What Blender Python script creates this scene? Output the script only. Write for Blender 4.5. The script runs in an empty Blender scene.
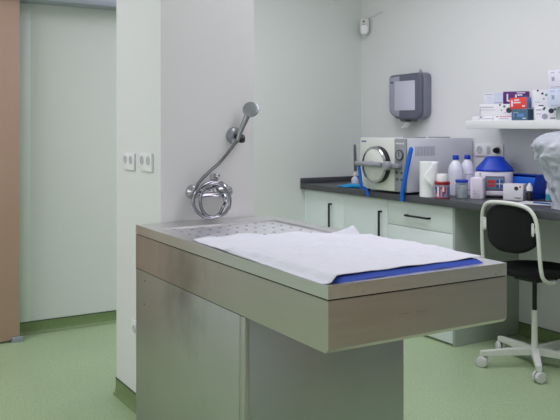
import bpy, bmesh, math, random
from mathutils import Vector, Matrix
random.seed(7)
S = bpy.context.scene
C = S.collection
PI = math.pi
EYE = 1.35

# ------------------------------------------------------------------ materials
def lin(c):
    def f(v):
        v /= 255.0
        return v / 12.92 if v <= 0.04045 else ((v + 0.055) / 1.055) ** 2.4
    return (f(c[0]), f(c[1]), f(c[2]), 1.0)

def mat(name, rgb, rough=0.5, metal=0.0, noise=0.0, nscale=8.0, bump=0.0, bscale=60.0, spec=0.5,
        trans=0.0, alpha=1.0, coat=0.0, ior=1.45):
    m = bpy.data.materials.new(name); m.use_nodes = True
    nt = m.node_tree; N = nt.nodes; L = nt.links
    b = N['Principled BSDF']
    b.inputs['Roughness'].default_value = rough
    b.inputs['Metallic'].default_value = metal
    b.inputs['Specular IOR Level'].default_value = spec
    b.inputs['Transmission Weight'].default_value = trans
    b.inputs['Alpha'].default_value = alpha
    b.inputs['Coat Weight'].default_value = coat
    b.inputs['IOR'].default_value = ior
    tc = N.new('ShaderNodeTexCoord')
    nz = N.new('ShaderNodeTexNoise'); nz.inputs['Scale'].default_value = nscale
    nz.inputs['Detail'].default_value = 4
    L.new(tc.outputs['Object'], nz.inputs['Vector'])
    mx = N.new('ShaderNodeMix'); mx.data_type = 'RGBA'
    c = lin(rgb); k = noise if noise else 0.02
    mx.inputs['A'].default_value = (c[0]*(1-k), c[1]*(1-k), c[2]*(1-k), 1)
    mx.inputs['B'].default_value = (min(1, c[0]*(1+k)), min(1, c[1]*(1+k)), min(1, c[2]*(1+k)), 1)
    L.new(nz.outputs['Fac'], mx.inputs['Factor'])
    L.new(mx.outputs['Result'], b.inputs['Base Color'])
    if bump:
        n2 = N.new('ShaderNodeTexNoise'); n2.inputs['Scale'].default_value = bscale
        L.new(tc.outputs['Object'], n2.inputs['Vector'])
        bp = N.new('ShaderNodeBump'); bp.inputs['Strength'].default_value = bump
        bp.inputs['Distance'].default_value = 0.01
        L.new(n2.outputs['Fac'], bp.inputs['Height']); L.new(bp.outputs['Normal'], b.inputs['Normal'])
    return m

def floor_mat(name, rgb, dark, light):
    """speckled vinyl: base colour with small darker and paler flecks"""
    m = mat(name, rgb, rough=0.42, noise=0.06, nscale=2.5)
    nt = m.node_tree; N = nt.nodes; L = nt.links
    b = N['Principled BSDF']; src = b.inputs['Base Color'].links[0].from_socket
    tc = next(n for n in N if n.type == 'TEX_COORD')
    for k, (col, sc, lo, hi) in enumerate(((dark, 130, .60, .68), (light, 95, .62, .70))):
        n = N.new('ShaderNodeTexNoise'); n.inputs['Scale'].default_value = sc; n.inputs['Detail'].default_value = 1
        L.new(tc.outputs['Object'], n.inputs['Vector'])
        r = N.new('ShaderNodeMapRange'); r.inputs['From Min'].default_value = lo; r.inputs['From Max'].default_value = hi
        r.inputs['To Max'].default_value = .75
        L.new(n.outputs['Fac'], r.inputs['Value'])
        x = N.new('ShaderNodeMix'); x.data_type = 'RGBA'; x.inputs['B'].default_value = lin(col)
        L.new(r.outputs['Result'], x.inputs['Factor']); L.new(src, x.inputs['A'])
        src = x.outputs['Result']
    L.new(src, b.inputs['Base Color'])
    return m

def steel_mat(name, rgb, rough, streak, stain=0.0, stain_at=None, stain_r=.3):
    """brushed stainless steel: streaks along one axis vary the gloss, an optional smudged patch"""
    m = bpy.data.materials.new(name); m.use_nodes = True
    nt = m.node_tree; N = nt.nodes; L = nt.links
    b = N['Principled BSDF']; b.inputs['Metallic'].default_value = 1.0
    tc = N.new('ShaderNodeTexCoord')
    mp = N.new('ShaderNodeMapping'); mp.inputs['Scale'].default_value = streak
    L.new(tc.outputs['Object'], mp.inputs['Vector'])
    n1 = N.new('ShaderNodeTexNoise'); n1.inputs['Scale'].default_value = 1.0; n1.inputs['Detail'].default_value = 5
    L.new(mp.outputs['Vector'], n1.inputs['Vector'])
    n2 = N.new('ShaderNodeTexNoise'); n2.inputs['Scale'].default_value = 3.2; n2.inputs['Detail'].default_value = 5
    L.new(tc.outputs['Object'], n2.inputs['Vector'])
    r1 = N.new('ShaderNodeMapRange'); r1.inputs['To Min'].default_value = rough - .07; r1.inputs['To Max'].default_value = rough + .09
    L.new(n1.outputs['Fac'], r1.inputs['Value']); L.new(r1.outputs['Result'], b.inputs['Roughness'])
    c = lin(rgb)
    mx = N.new('ShaderNodeMix'); mx.data_type = 'RGBA'
    mx.inputs['A'].default_value = (c[0]*.86, c[1]*.86, c[2]*.86, 1); mx.inputs['B'].default_value = (c[0]*1.12, c[1]*1.12, c[2]*1.12, 1)
    ad = N.new('ShaderNodeMath'); ad.operation = 'ADD'
    h = N.new('ShaderNodeMath'); h.operation = 'MULTIPLY'; h.inputs[1].default_value = .5
    L.new(n1.outputs['Fac'], ad.inputs[0]); L.new(n2.outputs['Fac'], ad.inputs[1]); L.new(ad.outputs[0], h.inputs[0])
    L.new(h.outputs[0], mx.inputs['Factor'])
    src = mx.outputs['Result']
    if stain:
        d = N.new('ShaderNodeVectorMath'); d.operation = 'DISTANCE'; d.inputs[1].default_value = stain_at
        L.new(tc.outputs['Object'], d.inputs[0])
        n3 = N.new('ShaderNodeTexNoise'); n3.inputs['Scale'].default_value = 9; n3.inputs['Detail'].default_value = 6
        L.new(tc.outputs['Object'], n3.inputs['Vector'])
        a2 = N.new('ShaderNodeMath'); a2.operation = 'MULTIPLY_ADD'; a2.inputs[1].default_value = .35
        L.new(n3.outputs['Fac'], a2.inputs[0]); L.new(d.outputs['Value'], a2.inputs[2])
        r = N.new('ShaderNodeMapRange'); r.inputs['From Min'].default_value = stain_r + .12; r.inputs['From Max'].default_value = .12
        r.inputs['To Max'].default_value = stain
        L.new(a2.outputs[0], r.inputs['Value'])
        x = N.new('ShaderNodeMix'); x.data_type = 'RGBA'; x.inputs['B'].default_value = lin((104, 94, 84))
        L.new(r.outputs['Result'], x.inputs['Factor']); L.new(src, x.inputs['A']); src = x.outputs['Result']
    L.new(src, b.inputs['Base Color'])
    bp = N.new('ShaderNodeBump'); bp.inputs['Strength'].default_value = .012; bp.inputs['Distance'].default_value = .002
    L.new(n1.outputs['Fac'], bp.inputs['Height']); L.new(bp.outputs['Normal'], b.inputs['Normal'])
    return m

M = {}
M['wall'] = mat('wall_paint', (224, 225, 224), .6, noise=.02, nscale=1.2)
M['wall2'] = mat('wall_paint_pale_green', (216, 221, 216), .55, noise=.02, nscale=1.2)
M['ceiling'] = mat('ceiling_paint', (236, 236, 232), .8)
M['panel'] = mat('splash_panel', (214, 213, 213), .35, noise=.015, nscale=2)
M['floor'] = floor_mat('green_speckled_vinyl', (166, 188, 148), (124, 146, 106), (194, 210, 176))
M['base'] = floor_mat('green_vinyl_skirting', (116, 138, 92), (98, 118, 78), (136, 154, 112))
M['cap'] = mat('skirting_cap', (66, 84, 62), .5)
M['door'] = mat('terracotta_laminate', (186, 154, 136), .45, noise=.05, nscale=3)
M['rail'] = mat('rail_aluminium', (176, 182, 194), .38, metal=.6, noise=.04)
M['jamb'] = mat('jamb_paint', (220, 232, 226), .45)
M['steel'] = steel_mat('brushed_steel', (204, 197, 195), .30, (3, 3, 90), .6, (-.24, -.34, .80), .30)  # slightly warm tint stands in for a pinkish reflection
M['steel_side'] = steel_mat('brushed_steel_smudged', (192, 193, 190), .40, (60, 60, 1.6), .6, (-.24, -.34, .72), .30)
M['steel_ped'] = steel_mat('brushed_steel_shaded', (176, 178, 182), .38, (3, 8, 2))  # pedestal steel, darkened for the shade under the table overhang
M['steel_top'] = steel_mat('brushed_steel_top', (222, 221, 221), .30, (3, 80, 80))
M['steel_tray'] = steel_mat('perforated_steel', (228, 227, 232), .36, (12, 12, 12))
M['seam_hole'] = mat('dark_seam_hole_shade', (34, 36, 34), .7)  # joints; also colours tray holes and basin dark in place of shade
M['chrome'] = mat('chrome', (190, 190, 196), .13, metal=1.0, noise=.03)
M['hose'] = mat('chrome_hose', (150, 150, 158), .24, metal=1.0, noise=.05, nscale=200)
M['satin'] = mat('satin_chrome', (158, 160, 166), .3, metal=.75)
M['grey_plastic'] = mat('grey_plastic', (148, 150, 156), .4)
M['dark_grey'] = mat('dark_grey_plastic', (82, 84, 90), .45)
M['black'] = mat('black_plastic', (26, 27, 30), .45)
M['white_plastic'] = mat('white_plastic', (232, 232, 232), .35)
M['socket_in'] = mat('socket_recess', (188, 190, 197), .5)
M['worktop'] = mat('dark_worktop', (74, 76, 80), .42, noise=.12, nscale=40)
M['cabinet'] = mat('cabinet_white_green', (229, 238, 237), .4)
M['cab_side'] = mat('cabinet_side_shaded', (170, 180, 172), .5)  # white cabinet side, its colour lowered to stand in for shade
M['sheet'] = mat('white_paper_sheet', (206, 206, 214), .85, noise=.03, nscale=30, bump=.5, bscale=38)
M['pad'] = mat('blue_pad', (48, 78, 176), .7, noise=.12, nscale=40)
M['enamel'] = mat('white_enamel', (220, 222, 214), .35)
M['enamel_side'] = mat('white_enamel_side', (212, 212, 220), .4)
M['panel_grey'] = mat('control_panel_grey', (146, 150, 152), .4)
M['blue'] = mat('bright_blue_plastic', (14, 64, 182), .4, noise=.06)
M['blue_strap'] = mat('blue_strap', (26, 104, 214), .45, noise=.1, nscale=30)
M['turq'] = mat('turquoise_rubber', (26, 150, 214), .4, noise=.15, nscale=40)
M['paper'] = mat('white_tissue', (238, 240, 240), .9, noise=.02, nscale=60, bump=.15, bscale=140)
M['lav'] = mat('lavender_white_plastic', (226, 218, 232), .4)
M['bottle'] = mat('white_bottle', (226, 228, 238), .35)
M['red'] = mat('red_print', (200, 52, 50), .45)
M['red_card'] = mat('red_card', (226, 72, 64), .5)
M['jar_red'] = mat('jar_red_lid', (150, 34, 40), .4)
M['label_mix'] = mat('jar_label', (150, 148, 170), .5, noise=.5, nscale=60)
M['label_blue'] = mat('label_blue', (52, 84, 140), .5)
M['glass'] = mat('clear_glass', (235, 242, 245), .05, trans=.95, ior=1.3)
M['cotton'] = mat('cotton', (226, 228, 228), .95, bump=.6, bscale=80)
M['card'] = mat('white_card', (228, 228, 232), .6)
M['card_blue'] = mat('pale_blue_card', (204, 212, 232), .6)
M['card_lav'] = mat('pale_lavender_card', (222, 220, 234), .6)
M['print_grey'] = mat('grey_print', (158, 160, 176), .6)
M['print_dark'] = mat('dark_print', (52, 54, 62), .6)
M['print_green'] = mat('green_print', (70, 140, 112), .6)
M['print_white'] = mat('white_print', (228, 220, 232), .6)
M['purple'] = mat('purple_card', (84, 34, 112), .5)
M['teal'] = mat('slate_blue_card', (70, 104, 128), .5)
M['teal_side'] = mat('slate_blue_card_side', (48, 66, 92), .5)
M['mid_blue'] = mat('mid_blue_card', (98, 140, 190), .5)
M['screen'] = mat('grey_display', (110, 128, 150), .3)
M['key_blue'] = mat('key_blue', (40, 90, 160), .4)
M['smoke'] = mat('smoky_case', (124, 126, 142), .3)
M['smoke_light'] = mat('smoky_case_pale', (160, 160, 176), .25)
M['paper_in'] = mat('paper_behind_window', (200, 198, 214), .5)
M['smoke_dark'] = mat('smoky_case_dark', (98, 100, 116), .3)
M['fabric'] = mat('black_fabric', (15, 18, 20), .9, noise=.1, nscale=200, bump=.2, bscale=300)
M['white_metal'] = mat('white_powder_metal', (222, 226, 218), .4)
M['caster'] = mat('caster_white', (214, 216, 214), .45)
M['caster_tread'] = mat('caster_tread', (110, 114, 114), .6)
M['teal_label'] = mat('teal_label', (60, 170, 190), .5)
M['pir'] = mat('sensor_plastic', (206, 208, 202), .45)
M['shelf'] = mat('white_shelf', (226, 227, 226), .45)

# translucent plastic bag
def bag_mat():
    m = mat('grey_translucent_plastic', (224, 228, 236), .2, noise=.1, nscale=14, bump=.35, bscale=16)
    nt = m.node_tree; N = nt.nodes; L = nt.links
    b = N['Principled BSDF']; o = N['Material Output']
    t = N.new('ShaderNodeBsdfTransparent'); t.inputs['Color'].default_value = (.93, .94, .97, 1)
    x = N.new('ShaderNodeMixShader'); x.inputs['Fac'].default_value = .45
    L.new(b.outputs['BSDF'], x.inputs[1]); L.new(t.outputs['BSDF'], x.inputs[2]); L.new(x.outputs['Shader'], o.inputs['Surface'])
    return m
M['bag'] = bag_mat()

# ------------------------------------------------------------------ mesh helpers
class MB:
    def __init__(s): s.bm = bmesh.new()
    def _tag(s, n0, mi):
        s.bm.faces.ensure_lookup_table()
        for f in s.bm.faces[n0:]: f.material_index = mi
    def box(s, x0, x1, y0, y1, z0, z1, bev=0.0, mi=0, seg=2, mx=None):
        t = bmesh.new(); bmesh.ops.create_cube(t, size=1)
        for v in t.verts:
            v.co = Vector((x0 + (v.co.x+.5)*(x1-x0), y0 + (v.co.y+.5)*(y1-y0), z0 + (v.co.z+.5)*(z1-z0)))
        if bev: bmesh.ops.bevel(t, geom=t.edges[:], offset=bev, segments=seg, affect='EDGES', profile=.5)
        return s.add(t, mi, mx)
    def add(s, t, mi=0, mx=None):
        if mx is not None: bmesh.ops.transform(t, matrix=mx, verts=t.verts)
        vm = {}
        for v in t.verts: vm[v] = s.bm.verts.new(v.co)
        for f in t.faces:
            try:
                g = s.bm.faces.new([vm[v] for v in f.verts]); g.material_index = mi if mi else f.material_index
            except ValueError: pass
        t.free(); return s
    def lathe(s, prof, c=(0, 0, 0), axis=(0, 0, 1), n=24, mi=0, sq=None, cap=True, spin=0.0):
        """profile [(r, h)...] around an axis through c; sq = superellipse power for squarish plan"""
        t = bmesh.new(); rings = []
        q = Vector((0, 0, 1)).rotation_difference(Vector(axis))
        for r, h in prof:
            ring = []
            for k in range(n):
                a = 2*PI*k/n + spin
                cx, sx = math.cos(a - spin), math.sin(a - spin)
                m = 1.0
                if sq: m = 1.0/((abs(cx)**sq + abs(sx)**sq)**(1/sq))
                p = Vector((r*m*math.cos(a), r*m*math.sin(a), h)); p.rotate(q)
                ring.append(t.verts.new(p + Vector(c)))
            rings.append(ring)
        for i in range(len(rings)-1):
            for k in range(n):
                t.faces.new((rings[i][k], rings[i][(k+1) % n], rings[i+1][(k+1) % n], rings[i+1][k]))
        if cap:
            if prof[0][0] > 1e-5: t.faces.new(list(reversed(rings[0])))
            if prof[-1][0] > 1e-5: t.faces.new(rings[-1])
        bmesh.ops.remove_doubles(t, verts=t.verts, dist=1e-6)
        bmesh.ops.recalc_face_normals(t, faces=t.faces)
        return s.add(t, mi)
    def cyl(s, a, b, r, r2=None, n=20, mi=0, bev=0.0):
        a = Vector(a); b = Vector(b); h = (b-a).length; r2 = r if r2 is None else r2
        pr = [(r, 0), (r2, h)] if not bev else [(r-bev, 0), (r-.3*bev, .3*bev), (r, bev), (r2, h-bev), (r2-.3*bev, h-.3*bev), (r2-bev, h)]
        return s.lathe(pr, a, (b-a).normalized(), n, mi)
    def tube(s, pts, r, n=12, mi=0, smooth=3, closed=False, flat=None):
        """round (or flat=(w,h) oval) tube swept along a smoothed path"""
        P = [Vector(p) for p in pts]
        if smooth:
            out = []; m = len(P)
            rng = range(m if closed else m-1)
            for i in rng:
                p0 = P[(i-1) % m] if (closed or i > 0) else P[0]*2-P[1]
                p1 = P[i]; p2 = P[(i+1) % m]
                p3 = P[(i+2) % m] if (closed or i+2 < m) else P[-1]*2-P[-2]
                for k in range(smooth):
                    u = k/smooth
                    out.append(.5*((2*p1)+(-p0+p2)*u+(2*p0-5*p1+4*p2-p3)*u*u+(-p0+3*p1-3*p2+p3)*u**3))
            if not closed: out.append(P[-1])
            P = out
        t = bmesh.new(); rings = []; m = len(P); nrm = None
        for i, p in enumerate(P):
            if closed: d = P[(i+1) % m]-P[i-1]
            else: d = P[min(i+1, m-1)]-P[max(i-1, 0)]
            d.normalize()
            if nrm is None:
                up = Vector((0, 0, 1)) if abs(d.z) < .9 else Vector((1, 0, 0))
                nrm = (up - d*up.dot(d)).normalized()
            else: nrm = (nrm - d*nrm.dot(d)).normalized()
            bi = d.cross(nrm)
            rr = r[i*len(r)//m] if isinstance(r, (list, tuple)) else r
            w, h = flat if flat else (rr, rr)
            rings.append([t.verts.new(p + nrm*w*math.cos(2*PI*k/n) + bi*h*math.sin(2*PI*k/n)) for k in range(n)])
        for i in range(m if closed else m-1):
            A, B = rings[i], rings[(i+1) % m]
            for k in range(n): t.faces.new((A[k], A[(k+1) % n], B[(k+1) % n], B[k]))
        if not closed: t.faces.new(list(reversed(rings[0]))); t.faces.new(rings[-1])
        bmesh.ops.recalc_face_normals(t, faces=t.faces)
        return s.add(t, mi)
    def prism(s, poly, d, bev=0.0, mi=0, mx=None, seg=2):
        """polygon in local xy extruded by d in +z, then placed by mx"""
        t = bmesh.new(); vs = [t.verts.new((x, y, 0)) for x, y in poly]
        f = t.faces.new(vs); r = bmesh.ops.extrude_face_region(t, geom=[f])
        for v in [g for g in r['geom'] if isinstance(g, bmesh.types.BMVert)]: v.co.z += d
        bmesh.ops.recalc_face_normals(t, faces=t.faces)
        if bev:
            es = [e for e in t.edges if abs(e.verts[0].co.z-e.verts[1].co.z) < 1e-6]
            bmesh.ops.bevel(t, geom=es, offset=bev, segments=seg, affect='EDGES', profile=.5)
        return s.add(t, mi, mx)
    def grid(s, fn, nu, nv, mi=0):
        t = bmesh.new(); V = [[t.verts.new(fn(i/nu, j/nv)) for j in range(nv+1)] for i in range(nu+1)]
        for i in range(nu):
            for j in range(nv): t.faces.new((V[i][j], V[i+1][j], V[i+1][j+1], V[i][j+1]))
        return s.add(t, mi)
    def quad(s, a, b, c, d, mi=0):
        s.bm.faces.new([s.bm.verts.new(p) for p in (a, b, c, d)]).material_index = mi; return s

def obj(name, mb, mats, parent=None, smooth=True, angle=38):
    me = bpy.data.meshes.new(name); bm = mb.bm
    bm.normal_update()
    if smooth:
        for f in bm.faces: f.smooth = True
        for e in bm.edges:
            if len(e.link_faces) == 2 and e.calc_face_angle(0) > math.radians(angle): e.smooth = False
    bm.to_mesh(me); bm.free()
    for m in (mats if isinstance(mats, (list, tuple)) else [mats]): me.materials.append(M[m])
    o = bpy.data.objects.new(name, me); C.objects.link(o)
    if parent is not None: o.parent = parent
    return o
def thing(name, label, cat, loc=(0, 0, 0), rz=0.0, group=None):
    o = bpy.data.objects.new(name, None); C.objects.link(o); o.empty_display_size = .05
    o.location = loc; o.rotation_euler = (0, 0, rz); tag(o, label, cat, group); return o
def tag(o, label, cat, group=None):
    o['label'] = label; o['category'] = cat
    if group: o['group'] = group
    return o
def struct(name, mb, mats, smooth=False, parent=None):
    o = obj(name, mb, mats, parent, smooth)
    if parent is None: o['kind'] = 'structure'
    return o
def copy_tree(o, parent=None):
    c = o.copy(); C.objects.link(c)
    if parent is not None: c.parent = parent
    for ch in list(o.children): copy_tree(ch, c)
    return c
def rot(rx=0, ry=0, rz=0): return Matrix.Rotation(rz, 4, 'Z') @ Matrix.Rotation(ry, 4, 'Y') @ Matrix.Rotation(rx, 4, 'X')
def T(x, y, z): return Matrix.Translation((x, y, z))
def rrect(w, h, r, n=5, cx=0, cy=0):
    out = []
    for sx, sy, a0 in ((1, 1, 0), (-1, 1, 90), (-1, -1, 180), (1, -1, 270)):
        for k in range(n+1):
            a = math.radians(a0+90*k/n)
            out.append((cx+sx*(w/2-r)+r*math.cos(a), cy+sy*(h/2-r)+r*math.sin(a)))
    return out

# ------------------------------------------------------------------ setting
XL, YB, XR, YF, ZC = -5.10, 3.930, .45, -1.90, 2.75      # far wall, back wall, unseen right and front walls, ceiling
PX0, PX1, PY0, PY1 = -3.734, -3.160, 1.322, 1.792         # free-standing wall stub
struct('floor', MB().box(XL-.1, XR+.1, YF-.1, YB+.1, -.08, 0), 'floor')
struct('ceiling', MB().box(XL-.1, XR+.1, YF-.1, YB+.1, ZC, ZC+.08), 'ceiling')
struct('wall_left', MB().box(XL-.1, XL, YF-.1, YB+.1, 0, ZC), 'wall2')
struct('wall_back', MB().box(XL, XR, YB, YB+.1, 0, ZC), 'wall')
struct('wall_right', MB().box(XR, XR+.1, YF-.1, YB+.1, 0, ZC), 'wall')
struct('wall_front', MB().box(XL, XR, YF-.1, YF, 0, ZC), 'wall')
struct('wall_stub', MB().box(PX0, PX1, PY0, PY1, 0, ZC), 'wall')
struct('trim_1', MB().box(PX1, PX1+.004, PY0+.001, PY1, .10, ZC-.002), 'panel')     # splash panel behind the shower
# coved skirting: a profile run along a wall with a thin cap strip
def skirt(name, p0, p1, nx, ny, h=.078):
    d = Vector((p1[0]-p0[0], p1[1]-p0[1], 0)); n = Vector((nx, ny, 0))
    prof = [(0.0005, 0), (.020, .0015), (.014, .006), (.009, .013), (.006, .024), (.004, .038), (.004, h), (.0005, h)]
    mb = MB()
    def run(pf, mi):
        t = bmesh.new(); A = []; B = []
        for o, z in pf:
            A.append(t.verts.new(Vector((p0[0], p0[1], z))+n*o)); B.append(t.verts.new(Vector((p1[0], p1[1], z))+n*o))
        for k in range(len(pf)-1): t.faces.new((A[k], A[k+1], B[k+1], B[k]))
        t.faces.new(A); t.faces.new(list(reversed(B)))
        bmesh.ops.recalc_face_normals(t, faces=t.faces); mb.add(t, mi)
    run(prof, 0); run([(.0005, h), (.0065, h), (.0065, h+.005), (.0005, h+.005)], 1)
    o = obj(name, mb, ['base', 'cap'], smooth=True, angle=50); o['kind'] = 'structure'; return o
skirt('baseboard_left', (XL, 1.145), (XL, YB), 1, 0)
skirt('baseboard_stub_side', (PX0, PY0), (PX1, PY0), 0, -1)
skirt('baseboard_stub_end', (PX0, PY1), (PX0, PY0), -1, 0)
skirt('baseboard_back', (-3.43, YB), (XR, YB), 0, -1)

# sliding door on the far wall: leaf, floor guide; the rail cover above it; the pale jamb
d1 = bpy.data.objects.new('door_1', None); C.objects.link(d1); d1['kind'] = 'structure'; d1.location = (-4.97, .7, 0)
obj('door_leaf', MB().box(-.024, .012, -.55, .425, .012, 2.148, .003), 'door', d1)
obj('floor_guide', MB().box(-.022, .032, .372, .445, 0, .011, .002).box(.014, .032, .372, .445, .011, .034, .003), 'rail', d1)
d2 = bpy.data.objects.new('added_door', None); C.objects.link(d2); d2['kind'] = 'structure'; d2.location = (XR-.03, 2.70, 0)  # unseen door, added so its brown tints the steel's reflections
obj('door_leaf', MB().box(-.02, .02, -.62, .62, .006, 2.15, .003), 'door', d2)
obj('added_door_frame', MB().box(-.012, .029, -.70, -.625, 0, 2.23).box(-.012, .029, .625, .70, 0, 2.23).box(-.012, .029, -.70, .70, 2.155, 2.23), 'jamb', d2)
struct('trim_2', MB().box(XL, -4.93, -.2, 2.5, 2.150, 2.30, .004), 'rail', True)
struct('trim_3', MB().box(XL, XL+.010, 1.15, 1.222, .084, 2.1495, .002), 'jamb', True)

# ------------------------------------------------------------------ steel table
tb = thing('exam_table', 'stainless steel veterinary table with perforated top standing against the white wall stub', 'table', (-2.41, 1.528, 0), math.radians(-.9))
HX, HY, ZT = .739, .336, .925
rx0, rx1, ry0, ry1 = -HX+.165, HX-.055, -HY+.052, HY-.07     # recess
m = MB()
for a in ((-HX, rx0, -HY, HY), (rx1, HX, -HY, HY), (rx0, rx1, -HY, ry0), (rx0, rx1, ry1, HY)):
    m.box(a[0], a[1], a[2], a[3], .914, ZT)
bmesh.ops.remove_doubles(m.bm, verts=m.bm.verts, dist=1e-5)
# skirt of the rim
m.box(-HX, HX, -HY, -HY+.012, .8865, .9145).box(-HX, HX, HY-.012, HY, .8865, .9145).box(HX-.012, HX, -HY+.012, HY-.012, .8865, .9145).box(-HX, -HX+.012, -HY+.012, HY-.012, .8865, .9145)
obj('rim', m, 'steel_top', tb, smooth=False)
# perforated tray, true holes
m = MB(); t = bmesh.new(); z = .9175
sx, sy = .0385, .031
nx = int((rx1-rx0)/sx); ny = int((ry1-ry0)/sy); sx = (rx1-rx0)/nx; sy = (ry1-ry0)/ny
for i in range(nx):
    for j in range(ny):
        x0 = rx0+i*sx; y0 = ry0+j*sy; cx = x0+sx/2; cy = y0+sy/2
        sq = [(x0, y0), (cx, y0), (x0+sx, y0), (x0+sx, cy), (x0+sx, y0+sy), (cx, y0+sy), (x0, y0+sy), (x0, cy)]
        if (i+j) % 2 or j % 2:
            if j % 2 == 0 or i % 2 != ((j//2) % 2): hole = False
            else: hole = True
        else: hole = False
        if not hole:
            t.faces.new([t.verts.new((p[0], p[1], z)) for p in sq])
        else:
            O = [t.verts.new((p[0], p[1], z)) for p in sq]
            I = []; D = []
            for p in sq:
                a = math.atan2((p[1]-cy)/sy, (p[0]-cx)/sx)
                I.append(t.verts.new((cx+.0080*math.cos(a), cy+.0080*math.sin(a), z)))
                D.append(t.verts.new((cx+.0080*math.cos(a), cy+.0080*math.sin(a), z-.006)))
            for k in range(8):
                k2 = (k+1) % 8
                t.faces.new((O[k], O[k2], I[k2], I[k])); t.faces.new((I[k], I[k2], D[k2], D[k])).material_index = 1  # hole walls coloured dark as painted shade
bmesh.ops.remove_doubles(t, verts=t.verts, dist=1e-5)
bmesh.ops.recalc_face_normals(t, faces=t.faces)
m.add(t)
obj('perforated_tray', m, ['steel_tray', 'seam_hole'], tb, smooth=False)
obj('drain_basin', MB().box(rx0-.001, rx1+.001, ry0-.001, ry1+.001, .80, .803).box(rx0-.003, rx0-.001, ry0, ry1, .80, .914)
    .box(rx1+.001, rx1+.003, ry0, ry1, .80, .914).box(rx0, rx1, ry0-.003, ry0-.001, .80, .914).box(rx0, rx1, ry1+.001, ry1+.003, .80, .914), 'seam_hole', tb, smooth=False)  # dark colour stands in for the shade below the holes
obj('shadow_gap', MB().box(-HX+.004, HX-.004, -HY+.004, HY-.004, .8822, .8868), 'seam_hole', tb, smooth=False)
# apron: hollow box with a chamfered lower lip
m = MB()
m.prism([(-HX, .7400), (HX-.0125, .7400), (HX, .752), (HX, .8825), (-HX, .8825)], 2*HY, 0, 0, T(0, HY, 0) @ rot(PI/2))
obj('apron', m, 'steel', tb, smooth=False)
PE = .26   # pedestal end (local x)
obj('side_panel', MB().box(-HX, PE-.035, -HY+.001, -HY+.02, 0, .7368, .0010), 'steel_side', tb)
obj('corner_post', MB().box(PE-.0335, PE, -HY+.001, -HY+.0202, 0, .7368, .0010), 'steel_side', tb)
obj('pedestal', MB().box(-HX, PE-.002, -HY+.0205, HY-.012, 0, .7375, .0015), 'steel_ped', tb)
obj('panel_seam', MB().box(-HX, PE, -HY+.0006, -HY+.02, .7369, .7399), 'seam_hole', tb, smooth=False)
obj('rivet', MB().lathe([(.004, 0), (.003, .0015), (0, .002)], (-.63, -HY+.001, .70), (0, -1, 0), 10), 'dark_grey', tb)
obj('rivet', MB().lathe([(.004, 0), (.003, .0015), (0, .002)], (-.64, -HY+.001, .60), (0, -1, 0), 10), 'dark_grey', tb)

# blue absorbent pad and crumpled white sheet
def wr(x, y, a=1.0):
    return 1.35*a*(.0022*math.sin(17*x+9*y)+.0016*math.sin(31*x-23*y+1)+.0012*math.sin(47*y+11*x+2)+.0009*math.sin(71*x+53*y))
def padf(u, v):
    x = -2.30+u*(.612-.012*v); y = 1.215+.0*u+v*(.572)
    e = min(u, 1-u, v, 1-v)
    z = 0.9262+.0125*min(1, e/.02)**.5 + .0008*math.sin(25*y+8*x)
    return Vector((x, y, z))
m = MB(); m.grid(padf, 40, 36)
def padb(u, v): p = padf(u, v); return Vector((p.x, p.y, .9255))
m.grid(padb, 40, 36); bmesh.ops.remove_doubles(m.bm, verts=m.bm.verts, dist=.0012)
bmesh.ops.recalc_face_normals(m.bm, faces=m.bm.faces)
tag(obj('absorbent_pad', m, 'pad'), 'folded blue absorbent pad peeking out from under the white sheet on the steel table', 'pad')
A, B_, Cc, D = Vector((-2.60, 1.212)), Vector((-1.684, 1.166)), Vector((-1.700, 1.806)), Vector((-2.44, 1.800))
def sheetf(u, v):
    p = A*(1-u)*(1-v)+B_*u*(1-v)+Cc*u*v+D*(1-u)*v
    x, y = p.x, p.y
    # uneven back-left edge
    if u < .35:
        k = 1-u/.35
        x += k*(-.07*math.sin(PI*v)*.9 + .014*math.sin(13*v+1)); y += k*.010*math.sin(9*v)
    # front edge cut back to show the pad
    if u > .8: x += -((u-.8)/.2)*.014*min(1, max(0, (v-.04)/.1))
    y += .006*math.sin(6*x+1)*(1-abs(2*v-1))*0
    on = min(1, max(0, (x+2.34)/.06)) * min(1, max(0, (y-1.196)/.022))
    z = .9270+.0158*on+wr(x, y, (.35+.65*on)*(1-.6*max(0, (u-.8)/.2)))
    z = max(z, .9266+.0142*on)
    if v > .9 and u < .2: z += .035*((v-.9)/.1)*math.exp(-((u-.05)/.05)**2)
    if u < .06 : z += .004*(1-u/.06)*(1+math.sin(20*v))
    return Vector((x, y, max(z, .9268)))
m = MB(); m.grid(sheetf, 90, 60)
sh = obj('paper_sheet', m, 'sheet', angle=80)
tag(sh, 'crumpled white absorbent sheet spread over the steel table top', 'sheet')
md = sh.modifiers.new('thick', 'SOLIDIFY'); md.thickness = .0016; md.offset = 1

# ------------------------------------------------------------------ shower on the wall stub
px = PX1+.004
sm = thing('shower_mixer', 'chrome wall shower mixer with coiled hose and hand shower above the steel table', 'tap', (px, 1.55, 1.055))
obj('mixer_body', MB().cyl((.062, -.085, 0), (.062, .085, 0), .023, bev=.004).cyl((.062, -.012, 0), (.062, -.012, -.012), .02, bev=.003)
    .cyl((.062, 0, 0), (.062, 0, .035), .024, bev=.004), 'chrome', sm)
for y in (-.078, .078):
    f = obj('wall_flange', MB().lathe([(.033, 0), (.033, .006), (.026, .016), (.016, .024), (.014, .05)], (0, y, 0), (1, 0, 0), 24), 'chrome', sm)
obj('lever', MB().cyl((.062, 0, .035), (.062, 0, .05), .021, bev=.004).box(.048, .078, -.016, .016, .046, .082, .006).box(.060, .105, -.012, .012, .070, .084, .005), 'chrome', sm)
obj('spout', MB().tube([(.062, .03, -.01), (.085, .04, -.02), (.10, .042, -.045)], .012), 'chrome', sm)
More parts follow.
